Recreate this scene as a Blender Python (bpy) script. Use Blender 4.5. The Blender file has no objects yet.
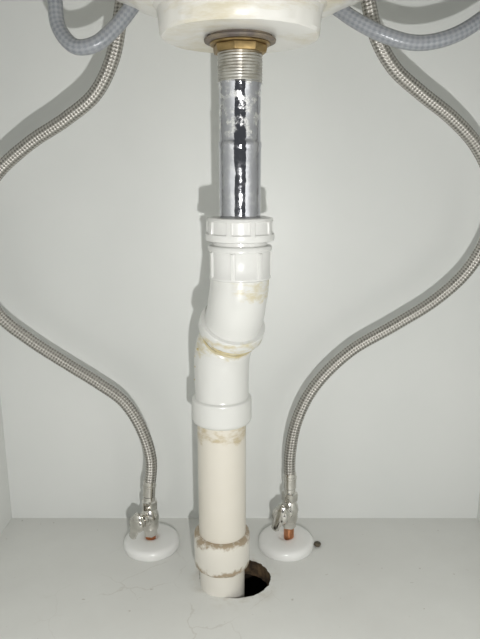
import bpy, math, random
from mathutils import Vector, Matrix, noise
random.seed(4)
scene=bpy.context.scene
scene.view_settings.view_transform='Standard'

# ------------------------------------------------------------ materials
def new_mat(name):
    m=bpy.data.materials.new(name); m.use_nodes=True
    nt=m.node_tree; b=nt.nodes['Principled BSDF']
    return m,nt,b
def N(nt,t,**k):
    n=nt.nodes.new(t)
    for a,v in k.items(): setattr(n,a,v)
    return n
def math_(nt,op,a,b=None,c=None):
    n=N(nt,'ShaderNodeMath',operation=op)
    for i,x in enumerate((a,b,c)):
        if x is None: continue
        if hasattr(x,'links'): nt.links.new(x,n.inputs[i])
        else: n.inputs[i].default_value=x
    return n.outputs[0]
def noise_(nt,scale,detail=4,rough=.55,vec=None,stretch=None):
    tc=N(nt,'ShaderNodeTexCoord'); n=N(nt,'ShaderNodeTexNoise')
    n.inputs['Scale'].default_value=scale; n.inputs['Detail'].default_value=detail; n.inputs['Roughness'].default_value=rough
    src=tc.outputs['Object']
    if stretch:
        mp=N(nt,'ShaderNodeMapping'); mp.inputs['Scale'].default_value=stretch
        nt.links.new(src,mp.inputs[0]); src=mp.outputs[0]
    nt.links.new(src,n.inputs['Vector'])
    return n.outputs['Fac']
def ramp(nt,fac,p0,p1,c0=(0,0,0,1),c1=(1,1,1,1)):
    r=N(nt,'ShaderNodeValToRGB'); e=r.color_ramp.elements
    e[0].position=p0; e[1].position=p1; e[0].color=c0; e[1].color=c1
    nt.links.new(fac,r.inputs[0]); return r.outputs[0]
def mix(nt,fac,a,b):
    n=N(nt,'ShaderNodeMix',data_type='RGBA')
    for i,x in ((0,fac),(6,a),(7,b)):
        if hasattr(x,'links'): nt.links.new(x,n.inputs[i])
        else: n.inputs[i].default_value=x if i==0 else (*x,1)
    return n.outputs[2]
def bump(nt,b,h,strength,dist=.001):
    n=N(nt,'ShaderNodeBump'); n.inputs['Strength'].default_value=strength; n.inputs['Distance'].default_value=dist
    nt.links.new(h,n.inputs['Height']); nt.links.new(n.outputs[0],b.inputs['Normal'])
def posxyz(nt):
    g=N(nt,'ShaderNodeNewGeometry'); s=N(nt,'ShaderNodeSeparateXYZ'); nt.links.new(g.outputs['Position'],s.inputs[0]); return s.outputs
def band(nt,z,lo,hi,soft):
    a=N(nt,'ShaderNodeMapRange'); a.inputs[1].default_value=lo-soft; a.inputs[2].default_value=lo+soft; nt.links.new(z,a.inputs[0])
    b=N(nt,'ShaderNodeMapRange'); b.inputs[1].default_value=hi-soft; b.inputs[2].default_value=hi+soft; b.inputs[3].default_value=1; b.inputs[4].default_value=0; nt.links.new(z,b.inputs[0])
    return math_(nt,'MULTIPLY',a.outputs[0],b.outputs[0])

def mat_wall(name,c0,c1):
    m,nt,b=new_mat(name)
    f=noise_(nt,5,4)
    nt.links.new(mix(nt,ramp(nt,f,.35,.68),c0,c1),b.inputs['Base Color'])
    b.inputs['Roughness'].default_value=.42
    b.inputs['Specular IOR Level'].default_value=.35
    bump(nt,b,noise_(nt,260,2),.06,.0006)
    return m
M_wall=mat_wall('wall_laminate',(.70,.715,.70),(.74,.75,.735))
M_side=mat_wall('side_laminate',(.68,.69,.67),(.71,.72,.70))

def mat_floor():
    m,nt,b=new_mat('floor_laminate')
    f=noise_(nt,7,5,.6)
    col=mix(nt,ramp(nt,f,.3,.7),(.66,.66,.635),(.73,.735,.71))
    pos=posxyz(nt)
    tc=N(nt,'ShaderNodeTexCoord'); nz=N(nt,'ShaderNodeTexNoise'); nz.inputs['Scale'].default_value=28; nz.inputs['Detail'].default_value=5
    nt.links.new(tc.outputs['Object'],nz.inputs['Vector'])
    va=N(nt,'ShaderNodeVectorMath',operation='MULTIPLY_ADD'); va.inputs[1].default_value=(.03,.03,.03)
    nt.links.new(nz.outputs['Color'],va.inputs[0]); nt.links.new(tc.outputs['Object'],va.inputs[2])
    v=N(nt,'ShaderNodeTexVoronoi',feature='DISTANCE_TO_EDGE'); v.inputs['Scale'].default_value=17
    nt.links.new(va.outputs[0],v.inputs['Vector'])
    line=ramp(nt,v.outputs['Distance'],.0,.012,(1,1,1,1),(0,0,0,1))
    dx=math_(nt,'ADD',pos[0],.06); dy=math_(nt,'ADD',pos[1],-.455)
    r=math_(nt,'SQRT',math_(nt,'ADD',math_(nt,'MULTIPLY',dx,dx),math_(nt,'MULTIPLY',dy,dy)))
    near=ramp(nt,r,.06,.13,(1,1,1,1),(0,0,0,1))
    patch=ramp(nt,noise_(nt,16,2),.46,.54)
    k=math_(nt,'MULTIPLY',math_(nt,'MULTIPLY',line,near),math_(nt,'MULTIPLY',patch,.26))
    col=mix(nt,k,col,(.34,.30,.24))
    hx=math_(nt,'ADD',pos[0],.004); hy=math_(nt,'ADD',pos[1],-.497)
    r2=math_(nt,'SQRT',math_(nt,'ADD',math_(nt,'MULTIPLY',hx,hx),math_(nt,'MULTIPLY',hy,hy)))
    g=math_(nt,'MULTIPLY',ramp(nt,r2,.03,.045,(1,1,1,1),(0,0,0,1)),ramp(nt,noise_(nt,60,4),.48,.65))
    col=mix(nt,math_(nt,'MULTIPLY',g,.5),col,(.36,.30,.20))
    sp=ramp(nt,noise_(nt,140,2),.72,.76)
    col=mix(nt,math_(nt,'MULTIPLY',sp,.5),col,(.35,.32,.27))
    nt.links.new(col,b.inputs['Base Color'])
    b.inputs['Roughness'].default_value=.5
    bump(nt,b,noise_(nt,45,4),.12,.001)
    return m
M_floor=mat_floor()
def simple(name,col,rough=.5,metal=0,coat=0,nscale=None,col2=None,bs=0):
    m,nt,b=new_mat(name)
    b.inputs['Roughness'].default_value=rough; b.inputs['Metallic'].default_value=metal
    b.inputs['Coat Weight'].default_value=coat; b.inputs['Coat Roughness'].default_value=.12
    if nscale:
        f=noise_(nt,nscale,4)
        nt.links.new(mix(nt,ramp(nt,f,.38,.65),col,col2 or tuple(c*.8 for c in col)),b.inputs['Base Color'])
        if bs: bump(nt,b,f,bs,.001)
    else: b.inputs['Base Color'].default_value=(*col,1)
    return m
M_dirt=simple('raw_chipboard',(.13,.085,.045),.95,0,0,120,(.04,.026,.015),.6)
M_void=simple('dark_void',(.05,.035,.022),.95,0,0,40,(.015,.011,.008))
M_nut=simple('white_nut_plastic',(.69,.69,.675),.32,0,.2,30,(.66,.66,.64))
M_white=simple('white_plastic',(.80,.80,.785),.32,0,.2,30,(.77,.77,.75))
M_brass=simple('old_brass',(.42,.30,.14),.42,1,0,90,(.24,.17,.08),.3)
M_steel=simple('nickel_plated',(.76,.74,.70),.17,1,0,80,(.58,.56,.52),.1)
M_zinc=simple('threaded_steel',(.58,.57,.54),.38,1,0,150,(.42,.40,.36),.2)
M_copper=simple('copper_pipe',(.75,.36,.20),.35,1,0,120,(.45,.2,.1),.2)
M_rubber=simple('rubber_gasket',(.12,.10,.09),.6,0,0,100,(.22,.18,.13))
M_shadow_blob=simple('shadow_blob_dark',(.06,.055,.04),.9,0,0,200,(.12,.1,.07),.5)  # dark colour for the lump that stands in for the escutcheon shadow

def mat_chrome():
    m,nt,b=new_mat('chrome_tube')
    b.inputs['Metallic'].default_value=1
    f=noise_(nt,120,5,.65); pos=posxyz(nt)
    top=band(nt,pos[2],.394,.436,.004)
    mask=math_(nt,'MULTIPLY',ramp(nt,f,.50,.60),math_(nt,'MULTIPLY_ADD',top,.75,.25))
    col=mix(nt,mask,(.50,.505,.55),(.82,.82,.82))
    nt.links.new(col,b.inputs['Base Color'])
    rr=math_(nt,'MULTIPLY_ADD',mask,.28,.07); nt.links.new(rr,b.inputs['Roughness'])
    bump(nt,b,noise_(nt,60,3,.6),.42,.0018)
    return m
M_chrome=mat_chrome()

def mat_pvc(name,base,base2,stains,scol=(.52,.44,.22),rough=.3,thr=(.50,.60),nsc=70,amt=.65,st=(1,1,1.3)):
    m,nt,b=new_mat(name)
    pos=posxyz(nt)
    col=mix(nt,ramp(nt,noise_(nt,12,3),.35,.7),base,base2)
    zw=math_(nt,'MULTIPLY_ADD',math_(nt,'SUBTRACT',noise_(nt,85,4,.6),.5),.022,pos[2])
    tot=None
    for s in stains:
        k=band(nt,zw,s[0],s[1],.0015)
        if len(s)>2: k=math_(nt,'MULTIPLY',k,band(nt,pos[0],s[2],s[3],.004))
        tot=k if tot is None else math_(nt,'MAXIMUM',tot,k)
    if tot is not None:
        f=ramp(nt,noise_(nt,nsc,5,.65,stretch=st),*thr)
        k=math_(nt,'MULTIPLY',math_(nt,'MULTIPLY',tot,f),amt)
        col=mix(nt,k,col,scol)
    nt.links.new(col,b.inputs['Base Color'])
    b.inputs['Roughness'].default_value=rough
    b.inputs['Coat Weight'].default_value=.3; b.inputs['Coat Roughness'].default_value=.15
    bump(nt,b,noise_(nt,90,3),.10,.001)
    return m
M_pvcw=mat_pvc('white_pvc',(.67,.67,.65),(.64,.64,.61),[(.277,.291,-.004,.03),(.226,.243)],thr=(.42,.64),amt=.65,nsc=110,st=(1,1,2.2))
M_pvcc=mat_pvc('cream_pvc',(.67,.635,.565),(.64,.60,.52),[(.148,.163)],scol=(.46,.37,.21),thr=(.40,.62),amt=.75,nsc=110,st=(1,1,2))
M_pvcl=mat_pvc('white_pvc_coupling',(.68,.655,.60),(.64,.61,.54),[(.021,.026),(.0500,.058)],scol=(.25,.17,.08),thr=(.34,.50),nsc=110,amt=.8)
M_ceram=mat_pvc('stained_ceramic',(.76,.75,.715),(.71,.695,.65),[(.450,.56)],scol=(.50,.42,.22),thr=(.48,.66),nsc=24,amt=.55,rough=.42,st=(.7,.7,3.5))

def mat_braid(name,c0,c1,metal,rough,nu,pitch,strength,gap=(.05,.05,.05)):
    m,nt,b=new_mat(name)
    uv=N(nt,'ShaderNodeTexCoord'); s=N(nt,'ShaderNodeSeparateXYZ'); nt.links.new(uv.outputs['UV'],s.inputs[0])
    u=math_(nt,'MULTIPLY',s.outputs[0],nu); v=math_(nt,'MULTIPLY',s.outputs[1],1.0/pitch)
    a=math_(nt,'SINE',math_(nt,'MULTIPLY',math_(nt,'ADD',u,v),2*math.pi))
    c=math_(nt,'SINE',math_(nt,'MULTIPLY',math_(nt,'SUBTRACT',u,v),2*math.pi))
    h=math_(nt,'MULTIPLY_ADD',math_(nt,'MULTIPLY',a,c),.5,.5)
    fine=math_(nt,'SINE',math_(nt,'MULTIPLY',math_(nt,'ADD',u,v),8*math.pi))
    hh=math_(nt,'MULTIPLY_ADD',fine,.12,h)
    col=mix(nt,ramp(nt,hh,.10,.75),gap,c0)
    col=mix(nt,math_(nt,'MULTIPLY',ramp(nt,noise_(nt,90,3),.45,.7),.4),col,c1)
    nt.links.new(col,b.inputs['Base Color'])
    b.inputs['Metallic'].default_value=metal; b.inputs['Roughness'].default_value=rough
    bump(nt,b,hh,strength,.001)
    return m
M_braid=mat_braid('stainless_braid',(.58,.56,.525),(.45,.43,.40),.8,.34,5,.0055,.65,(.19,.18,.16))
M_grey=mat_braid('grey_reinforced_hose',(.33,.345,.37),(.30,.31,.335),.1,.3,5,.008,.2,(.22,.235,.26))

# ------------------------------------------------------------ geometry helpers
class MB:
    def __init__(s): s.v=[];s.f=[];s.uv=[];s.mi=[]
    def ring_sweep(s,rings,mi=0,cap=True,vs=None):
        n=len(rings[0]); base=len(s.v)
        for r in rings: s.v+= [tuple(p) for p in r]
        for i in range(len(rings)-1):
            for j in range(n):
                k=(j+1)%n
                s.f.append((base+i*n+j,base+i*n+k,base+(i+1)*n+k,base+(i+1)*n+j)); s.mi.append(mi)
                v0=vs[i] if vs else i; v1=vs[i+1] if vs else i+1
                s.uv.append(((j/n,v0),((j+1)/n,v0),((j+1)/n,v1),(j/n,v1)))
        if cap:
            s.f.append(tuple(base+j for j in reversed(range(n)))); s.mi.append(mi); s.uv.append(((0,0),)*n)
            b2=base+(len(rings)-1)*n
            s.f.append(tuple(b2+j for j in range(n))); s.mi.append(mi); s.uv.append(((0,0),)*n)
    def lathe(s,prof,center=(0,0,0),mi=0,n=48,axis=None,cap=True,squash=1.0):
        M=Matrix.Identity(3)
        if axis is not None: M=Vector((0,0,1)).rotation_difference(Vector(axis).normalized()).to_matrix()
        c=Vector(center); rings=[]
        for z,r in prof:
            rr=r if callable(r) else (lambda a,r=r:r)
            rings.append([c+M@Vector((rr(2*math.pi*j/n)*math.cos(2*math.pi*j/n),rr(2*math.pi*j/n)*math.sin(2*math.pi*j/n)*squash,z)) for j in range(n)])
        s.ring_sweep(rings,mi,cap)
    def tube(s,path,rad,mi=0,n=20,cap=True):
        P=[Vector(p) for p in path]; T=[]
        for i in range(len(P)):
            T.append((P[min(i+1,len(P)-1)]-P[max(i-1,0)]).normalized())
        up=Vector((0,1,0))
        if abs(T[0].dot(up))>.9: up=Vector((1,0,0))
        nx=(up-T[0]*up.dot(T[0])).normalized(); rings=[];vs=[];L=0
        for i in range(len(P)):
            if i:
                L+=(P[i]-P[i-1]).length
                q=T[i-1].rotation_difference(T[i]); nx=q@nx
            ny=T[i].cross(nx); r=rad(L) if callable(rad) else rad
            rings.append([P[i]+nx*r*math.cos(2*math.pi*j/n)+ny*r*math.sin(2*math.pi*j/n) for j in range(n)]); vs.append(L)
        s.ring_sweep(rings,mi,cap,vs=vs)
    def box(s,lo,hi,mi=0,M=None):
        b=len(s.v)
        for x in (lo[0],hi[0]):
            for y in (lo[1],hi[1]):
                for z in (lo[2],hi[2]):
                    p=Vector((x,y,z)); p=M@p if M else p; s.v.append(tuple(p))
        for f in ((0,1,3,2),(4,6,7,5),(0,4,5,1),(2,3,7,6),(0,2,6,4),(1,5,7,3)):
            s.f.append(tuple(b+i for i in f)); s.mi.append(mi); s.uv.append(((0,0),(1,0),(1,1),(0,1)))
    def build(s,name,mats,parent=None,smooth=True,angle=35):
        me=bpy.data.meshes.new(name); me.from_pydata(s.v,[],s.f)
        for m in mats: me.materials.append(m)
        uvl=me.uv_layers.new(name='UVMap'); k=0
        for i,p in enumerate(me.polygons):
            p.material_index=s.mi[i]
            for q in s.uv[i]: uvl.data[k].uv=q; k+=1
        o=bpy.data.objects.new(name,me); scene.collection.objects.link(o)
        import bmesh
        bm=bmesh.new(); bm.from_mesh(me); bmesh.ops.recalc_face_normals(bm,faces=bm.faces); bm.to_mesh(me); bm.free()
        if smooth:
            for p in me.polygons: p.use_smooth=True
            me.set_sharp_from_angle(angle=math.radians(angle))
        if parent: o.parent=parent
        return o
def empty(name):
    e=bpy.data.objects.new(name,None); e.empty_display_size=.02; scene.collection.objects.link(e); return e
def spline(pts,step=.0015):
    P=[Vector(p) for p in pts]; P=[P[0]*2-P[1]]+P+[P[-1]*2-P[-2]]; out=[]
    for i in range(1,len(P)-2):
        p0,p1,p2,p3=P[i-1:i+3]
        t0=0; t1=(p1-p0).length**.5; t2=t1+(p2-p1).length**.5; t3=t2+(p3-p2).length**.5
        n=max(2,int((p2-p1).length/step))
        for k in range(n):
            t=t1+(t2-t1)*k/n
            A1=p0*((t1-t)/(t1-t0))+p1*((t-t0)/(t1-t0)); A2=p1*((t2-t)/(t2-t1))+p2*((t-t1)/(t2-t1)); A3=p2*((t3-t)/(t3-t2))+p3*((t-t2)/(t3-t2))
            B1=A1*((t2-t)/(t2-t0))+A2*((t-t0)/(t2-t0)); B2=A2*((t3-t)/(t3-t1))+A3*((t-t1)/(t3-t1))
            out.append(B1*((t2-t)/(t2-t1))+B2*((t-t1)/(t2-t1)))
    out.append(P[-2]); return out

# ------------------------------------------------------------ cabinet shell
XL,XR,YB,YF,ZT=-.2533,.2633,.600,.03,.72
def slab(name,lo,hi,mat):
    m=MB(); m.box(lo,hi); return m.build(name,[mat],smooth=False)
slab('wall_back',(XL-.018,YB,-.062),(XR+.018,YB+.012,ZT),M_wall)
slab('wall_left',(XL-.018,YF,-.062),(XL,YB,ZT),M_side)
slab('wall_right',(XR,YF,-.062),(XR+.018,YB,ZT),M_side)
m=MB(); n=120; hc=Vector((-.0045,.4975)); inner=[]
for j in range(n):
    a=2*math.pi*j/n
    k=1+.035*noise.noise(Vector((math.cos(a)*2,math.sin(a)*2,1)))+.03*noise.noise(Vector((math.cos(a)*9,math.sin(a)*9,3)))
    inner.append((hc.x+.0335*k*math.cos(a),hc.y+.0290*k*math.sin(a)))
def outer(a):
    dx,dy=math.cos(a),math.sin(a); t=1e9
    if dx>1e-9:t=min(t,(XR-hc.x)/dx)
    if dx<-1e-9:t=min(t,(XL-hc.x)/dx)
    if dy>1e-9:t=min(t,(YB-hc.y)/dy)
    if dy<-1e-9:t=min(t,(YF-hc.y)/dy)
    return hc.x+dx*t,hc.y+dy*t
angs=[2*math.pi*j/n for j in range(n)]
for (cx,cy) in ((XL,YB),(XR,YB),(XL,YF),(XR,YF)):
    a=math.atan2(cy-hc.y,cx-hc.x)%(2*math.pi)
    j=min(range(n),key=lambda q:abs(angs[q]-a)); angs[j]=a
TH=-.016
for j in range(n):
    o=outer(angs[j]); i=inner[j]
    m.v+=[(i[0],i[1],0),(o[0],o[1],0),(i[0],i[1],TH),(o[0],o[1],TH)]
for j in range(n):
    k=(j+1)%n; A=4*j;B=4*k
    for f,mi in (((A,A+1,B+1,B),0),((A,B,B+2,A+2),1),((A+2,B+2,B+3,A+3),1),((A+1,A+3,B+3,B+1),0)):
        m.f.append(f); m.mi.append(mi); m.uv.append(((0,0),)*4)
m.build('floor',[M_floor,M_dirt],smooth=False)
slab('subfloor',(XL-.018,YF,-.070),(XR+.018,YB+.012,-.062),M_void)
slab('trim_plinth',(XL-.018,YF-.012,-.062),(XR+.018,YF,0),M_side)

# ------------------------------------------------------------ sink basin
m=MB(); c=(0,.462,0)
prof=[(.4650,.030),(.4640,.036),(.4637,.050),(.4640,.0555),(.4660,.0570),(.474,.0576),(.4815,.0584),(.4842,.0610),(.4855,.070),(.490,.083),(.499,.102),(.515,.128),(.540,.158),(.580,.185),(.63,.200),(.69,.208),(.70,.206),(.70,.196),(.63,.188),(.58,.172),(.54,.145),(.515,.115),(.505,.08),(.500,.04)]
def wob(r,z):
    return lambda a:r*(1+.022*noise.noise(Vector((math.cos(a)*2.5,math.sin(a)*2.5,z*60)))+.012*noise.noise(Vector((math.cos(a)*8,math.sin(a)*8,z*150))))
m.lathe([(z,wob(r,z)) for z,r in prof],c,n=128,squash=.98)
sink=m.build('sink_basin',[M_ceram],angle=35)

# ------------------------------------------------------------ drain tailpiece (chrome)
dr=empty('drain_tailpiece')
m=MB()
m.lathe([(.4608,.014),(.4608,.0235),(.4614,.0255),(.4628,.0258),(.4638,.0235),(.4655,.0230),(.4655,.014)],c,n=64)
m.build('flange_washer',[M_rubber],dr)
m=MB()
m.lathe([(.4592,.0160),(.4592,.0212),(.4600,.0218),(.4608,.0212),(.4608,.0160)],c,n=64)
m.build('brass_washer',[M_brass],dr)
m=MB()
hexr=lambda R,k=8:(lambda a:R*math.cos(math.pi/k)/math.cos(((a+.2)%(2*math.pi/k))-math.pi/k))
m.lathe([(.4535,hexr(.0175)),(.4540,hexr(.0190)),(.4565,hexr(.0196)),(.4588,hexr(.0196)),(.4594,hexr(.0185))],c,n=64)
m.build('brass_lock_nut',[M_brass],dr,angle=25)
m=MB(); rings=[]; nn=48; z0,z1=.4335,.4545; pitch=.0021; seg=int((z1-z0)/.00035)
for i in range(seg+1):
    z=z0+(z1-z0)*i/seg; r=[]
    for j in range(nn):
        a=2*math.pi*j/nn; ph=((z/pitch)-j/nn)%1; tri=1-abs(2*ph-1)
        R=.0157+.0007*tri; r.append(Vector((R*math.cos(a),.462+R*math.sin(a),z)))
    rings.append(r)
m.ring_sweep(rings)
m.build('threaded_shank',[M_zinc],dr,angle=60)
m=MB()
m.lathe([(.4350,.0145),(.4346,.0158),(.4335,.0160),(.4325,.0156),(.4315,.0152),(.395,.0152),(.3935,.0153),(.3925,.0160),(.3900,.0161),(.3890,.0158),(.3870,.0157),(.330,.0155),(.327,.0150)],c,n=64)
m.build('chrome_tube',[M_chrome],dr)

# ------------------------------------------------------------ PVC waste pipe
pv=empty('pvc_drain_pipe')
m=MB()
def ribbed(R,k,amp,duty=.13,off=0.):
    def f(a):
        ph=((a+off)/(2*math.pi)*k)%1; d=min(ph,1-ph)
        return R+amp*max(0,min(1,(duty-d)/.03))
    return f
m.lathe([(.3350,.0160),(.3378,.0165),(.3385,.0215),(.3378,.0246),(.3360,.0254)]+
        [(.3355,.0255),(.3350,ribbed(.0244,9,.0013,off=.5)),(.3265,ribbed(.0246,9,.0013,off=.5)),(.3258,.0262),(.3225,.0265),(.3210,.0260),(.3203,.0240)],c,n=288)
m.build('slip_nut',[M_nut],pv,angle=40)
m=MB()
m.lathe([(.3230,.0208),(.3185,.0208),(.3177,.0208),(.3170,.0240),(.3160,.0246),(.3136,.0246),(.3128,.0238)]+[(.3122,ribbed(.0234,7,.0014,.10,off=.9)),(.2945,ribbed(.0232,7,.0014,.10,off=.9)),(.2935,.0240),(.2922,.0240),(.2912,.0228)],c,n=280)
m.build('socket_collar',[M_nut],pv,angle=40)
def prof_tube(mb,ctrl,prof,mi=0,n=64):
    path=spline(ctrl,.001)
    Ls=[0]
    for i in range(1,len(path)): Ls.append(Ls[-1]+(path[i]-path[i-1]).length)
    tot=Ls[-1]
    def at(s):
        s=max(0,min(tot,s))
        for i in range(1,len(path)):
            if Ls[i]>=s:
                t=(s-Ls[i-1])/max(1e-9,Ls[i]-Ls[i-1]); return path[i-1].lerp(path[i],t)
        return path[-1]
    def tan(s): return (at(s+.002)-at(s-.002)).normalized()
    pr=[]
    for (s0,r0),(s1,r1) in zip(prof,prof[1:]):
        k=max(1,int(abs(s1-s0)*tot/.002))
        for q in range(k): pr.append((s0+(s1-s0)*q/k,r0+(r1-r0)*q/k))
    pr.append(prof[-1]); rings=[]
    for s,r in pr:
        S=s*tot; T=tan(S); nx=(Vector((1,0,0))-T*T.x).normalized(); ny=T.cross(nx); p=at(S)
        rings.append([p+nx*r*math.cos(2*math.pi*j/n)+ny*r*math.sin(2*math.pi*j/n) for j in range(n)])
    mb.ring_sweep(rings,mi)
# upper elbow: vertical hub turning to the rear-left, ending in a thick lipped socket
m=MB()
prof_tube(m,[(0,.462,.295),(-.0005,.462,.284),(-.0018,.4624,.275),(-.0032,.4655,.265),(-.0052,.4705,.2562),(-.0078,.4765,.2455)],
  [(0,.0222),(.02,.0229),(.50,.0229),(.70,.0231),(.80,.0234),(.805,.0264),(.82,.0269),(.97,.0269),(.99,.0264),(1,.0255),(1.0001,.0220)])
m.build('upper_elbow',[M_pvcw],pv,angle=40)
# lower elbow: cemented spigot, knuckle, vertical socket collar
m=MB()
prof_tube(m,[(-.0052,.4705,.2562),(-.0078,.4765,.2460),(-.0112,.4830,.2365),(-.0140,.4874,.2275),(-.0154,.4895,.217),(-.0156,.490,.205),(-.0156,.490,.183),(-.0156,.490,.1620)],
  [(0,.0195),(.10,.0208),(.22,.0208),(.235,.0222),(.27,.0232),(.35,.0236),(.50,.0234),(.66,.0230),(.765,.0230),(.775,.0234),(.783,.0250),(.79,.0256),(.972,.0258),(.988,.0252),(1,.0235)])
m.build('lower_elbow',[M_pvcw],pv,angle=40)
M_glue=simple('dried_cement',(.58,.52,.35),.4,0,.3,80,(.46,.37,.18),.4)
m=MB()
T=Vector((-.0033,.0066,-.0098)).normalized(); M=Vector((0,0,1)).rotation_difference(T).to_matrix()
for cc,R0,w_ in ((Vector((-.0084,.4778,.2440)),.0228,.0012),(Vector((-.0100,.4808,.2400)),.0216,.0013)):
    path=[]
    for j in range(97):
        a=2*math.pi*j/96; R=R0+.0008*noise.noise(Vector((math.cos(a)*3,math.sin(a)*3,0)))
        path.append(cc+M@Vector((R*math.cos(a),R*math.sin(a),.002*noise.noise(Vector((math.cos(a)*2,math.sin(a)*2,5+R0*900))))))
    m.tube(path,lambda L:w_*(1+.5*noise.noise(Vector((L*60,0,3)))),n=8,cap=False)
m.build('cement_bead',[M_glue],pv)
m=MB()
for (x,y,z,r) in ((-.0348,.4760,.230,.0012),(-.0372,.4825,.222,.0010),(-.0375,.4825,.213,.0009),(-.0385,.4870,.200,.0008),(.0070,.4830,.2255,.0012)):
    m.lathe([(-r,r*.1),(-r*.7,r*.7),(0,r),(r*.7,r*.7),(r,r*.1)],(x,y,z),n=12)
m.build('cement_drips',[M_glue],pv)
m=MB()
m.lathe([(.190,.0180),(.189,.0213),(.047,.0213),(.046,.018)],(-.0160,.490,0),n=56)
m.build('straight_pipe',[M_pvcc],pv)
m=MB()
def rough_edge(R,z): return lambda a:R*(1+.02*noise.noise(Vector((math.cos(a)*5,math.sin(a)*5,z*400))))
m.lathe([(.0545,.0213),(.0543,.0238),(.0535,.0250),(.0515,.0255),(.0250,.0253),(.0235,rough_edge(.0250,.02)),(.0220,rough_edge(.0236,.019)),(.0218,.0205)],(-.0165,.490,0),n=64)
m.lathe([(.030,.0200),(.0295,.0207),(-.060,.0207),(-.061,.019)],(-.0165,.4905,0),n=56)
m.build('coupling',[M_pvcl],pv)

# ------------------------------------------------------------ hoses
HL=[(-.0915,.549,.0602),(-.0885,.55,.0946),(-.0966,.552,.1257),(-.1137,.555,.1539),(-.1387,.557,.1728),(-.1708,.558,.1939),(-.2013,.556,.2165),(-.2263,.552,.2409),(-.2374,.545,.2718),(-.2393,.54,.3045),(-.2302,.535,.3384),(-.2105,.53,.3692),(-.1766,.525,.3961),(-.1437,.52,.4149),(-.1175,.515,.4337),(-.1019,.512,.4589),(-.0948,.510,.4841),(-.0898,.510,.5091),(-.0853,.510,.5437)]
HR=[(.0500,.549,.0690),(.0496,.550,.1000),(.0560,.552,.1363),(.0721,.555,.1693),(.1052,.557,.2042),(.1477,.556,.2313),(.1834,.554,.2559),(.2088,.550,.2831),(.2225,.545,.3130),(.2251,.540,.3399),(.2167,.535,.3701),(.2005,.530,.3948),(.1767,.525,.4161),(.1481,.520,.4351),(.1237,.515,.4534),(.1083,.512,.4751),(.1004,.510,.4984),(.0972,.510,.5161),(.0952,.510,.5437)]
GL=[(-.1403,.500,.5402),(-.1381,.490,.4966),(-.1350,.485,.4762),(-.1219,.478,.4620),(-.1070,.476,.4630),(-.0915,.480,.4760),(-.0780,.486,.4935),(-.0660,.496,.5115)]
GR=[(.0592,.500,.5049),(.0718,.495,.4938),(.0872,.487,.4815),(.1085,.481,.4700),(.1321,.480,.4648),(.1555,.480,.4689),(.1785,.485,.4817),(.2010,.490,.5021)]
for pts in (HL,HR):
    e=empty('braided_supply_hose')
    pts=pts+[(pts[-1][0]*1.0,.545,.585),(pts[-1][0]*1.0,.570,.64)]
    m=MB(); m.tube(spline(pts),.0058,n=24); m.build('braided_tube',[M_braid],e,angle=80)
    p=Vector(pts[0]); q=Vector(pts[1]); ax=(q-p).normalized()
    m=MB(); m.lathe([(-.004,.0050),(-.0035,.0064),(.006,.0064),(.0066,.0070),(.0082,.0070),(.0088,.0063),(.0125,.0062),(.0130,.0050)],p,n=32,axis=ax)
    m.build('crimp_ferrule',[M_steel],e)
for pts,ext in ((GL,[(-.061,.520,.54),(-.060,.540,.575)]),(GR,[(.212,.52,.55),(.215,.55,.62)])):
    e=empty('grey_flexible_hose')
    if pts is GR: pts=[(.052,.535,.575),(.052,.520,.54)]+pts
    else: pts=[(-.141,.54,.62),(-.1405,.52,.58)]+pts
    m=MB(); m.tube(spline(pts+ext),.0056,n=24); m.build('hose_tube',[M_grey],e,angle=80)

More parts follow.
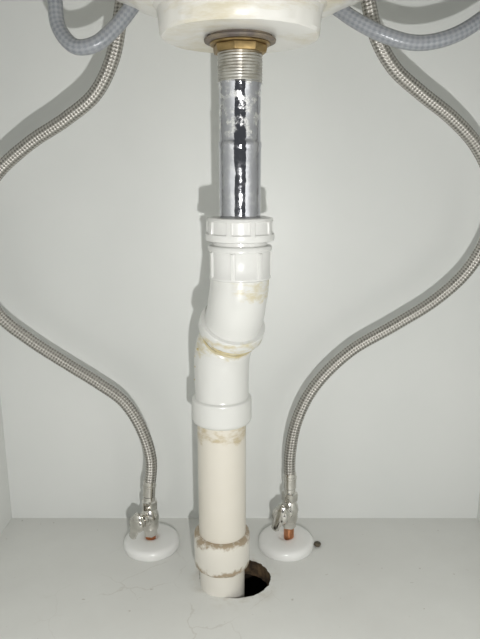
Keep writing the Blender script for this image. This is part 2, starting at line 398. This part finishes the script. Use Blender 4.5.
# ------------------------------------------------------------ angle valves + escutcheons
def valve(x,y,ztop,side):
    e=empty('angle_valve')
    hx=lambda R:hexr(R,6)
    m=MB()
    m.lathe([(ztop-.0140,hx(.0070)),(ztop-.0133,hx(.0084)),(ztop-.0052,hx(.0084)),(ztop-.0045,hx(.0072)),(ztop-.004,.0060),(ztop,.0058)],(x,y,0),n=48)
    m.build('union_nut',[M_steel],e,angle=25)
    zb=ztop-.0240
    m=MB()
    m.lathe([(zb-.0125,.0064),(zb-.012,.0080),(zb-.009,.0086),(zb-.004,.0084),(zb,.0092),(zb+.005,.0086),(zb+.009,.0070),(zb+.0105,.0062)],(x,y,0),n=40)
    axh=Vector((side*.55,-.82,.12)).normalized()
    m.lathe([(0,.0074),(.009,.0074),(.0095,.0064),(.0125,.0064),(.013,.0048),(.016,.0044)],(x,y,zb),n=36,axis=axh)
    m.build('valve_body',[M_steel],e,angle=30)
    hc_=Vector((x,y,zb))+axh*.0160
    m=MB()
    m.lathe([(0,.0055),(.0008,.0085),(.0035,.0090),(.0058,.0080),(.0070,.0045),(.0073,.001)],hc_,n=36,axis=axh)
    t=axh; d=(Vector((side*.35,-.1,-.9))); d=(d-t*d.dot(t)).normalized(); w=t.cross(d)
    rings=[]
    for s_,hw,th in ((-.012,.0024,.0016),(-.011,.0044,.0024),(-.004,.0062,.0030),(.003,.0058,.0032),(.010,.0048,.0028),(.0150,.0040,.0024),(.0165,.0022,.0013)):
        cc=hc_+t*.0046+d*s_
        rings.append([cc+w*hw*math.cos(2*math.pi*j/24)+t*th*math.sin(2*math.pi*j/24) for j in range(24)])
    m.ring_sweep(rings)
    m.build('lever_handle',[M_steel],e,angle=50)
    m=MB()
    zl=zb-.0125
    m.lathe([(zl-.0068,hx(.0060)),(zl-.0062,hx(.0074)),(zl+.000,hx(.0074)),(zl+.0006,hx(.0064))],(x,y,0),n=48)
    m.build('compression_nut',[M_steel],e,angle=25)
    m=MB(); m.lathe([(zl-.005,.0052),(-.03,.0052)],(x,y,0),n=32); m.build('copper_stub',[M_copper],e)
valve(-.0915,.549,.0560,-1)
valve(.0500,.549,.0650,-1)
for x in (-.0905,.0470):
    m=MB()
    m.lathe([(.0010,.0056),(.0000,.0062),(.0000,.0278),(.0020,.0285),(.0060,.0283),(.0084,.0268),(.0094,.0240),(.0098,.0190),(.0104,.0110),(.0104,.0085),(.0098,.0062),(.0085,.0056)],(x,.549,.0002),n=72)
    m.build('pipe_escutcheon',[M_white],angle=60)
m=MB(); rings=[]
for i in range(7):
    t=math.pi*i/6; r=.0035*math.sin(t)+.0002
    rings.append([Vector((.0795+r*(1+.4*noise.noise(Vector((a,i,0))))*math.cos(a),.548+r*math.sin(a)*1.2,.0020-.0020*math.cos(t))) for a in [2*math.pi*j/14 for j in range(14)]])
m.ring_sweep(rings); m.build('escutcheon_shadow_blob',[M_shadow_blob],angle=40)  # escutcheon's shadow on the floor, modelled as a small dark lump

# ------------------------------------------------------------ light, world, camera
ld=bpy.data.lights.new('phone_torch','POINT'); ld.energy=6.1; ld.shadow_soft_size=.004; ld.color=(1,.99,.965)
lo=bpy.data.objects.new('phone_torch',ld); lo.location=(.026,-.005,.27); scene.collection.objects.link(lo)
w=bpy.data.worlds.new('room_ambient'); scene.world=w; w.use_nodes=True
bg=w.node_tree.nodes['Background']; bg.inputs[0].default_value=(.93,.97,1,1); bg.inputs[1].default_value=.11
cd=bpy.data.cameras.new('camera'); cam=bpy.data.objects.new('camera',cd); scene.collection.objects.link(cam)
cam.location=(0,0,.365); cam.rotation_euler=(math.radians(90-13),0,0)
cd.sensor_fit='VERTICAL'; cd.sensor_height=36; cd.sensor_width=27; cd.lens=600/639*36; cd.clip_start=.01
scene.camera=cam
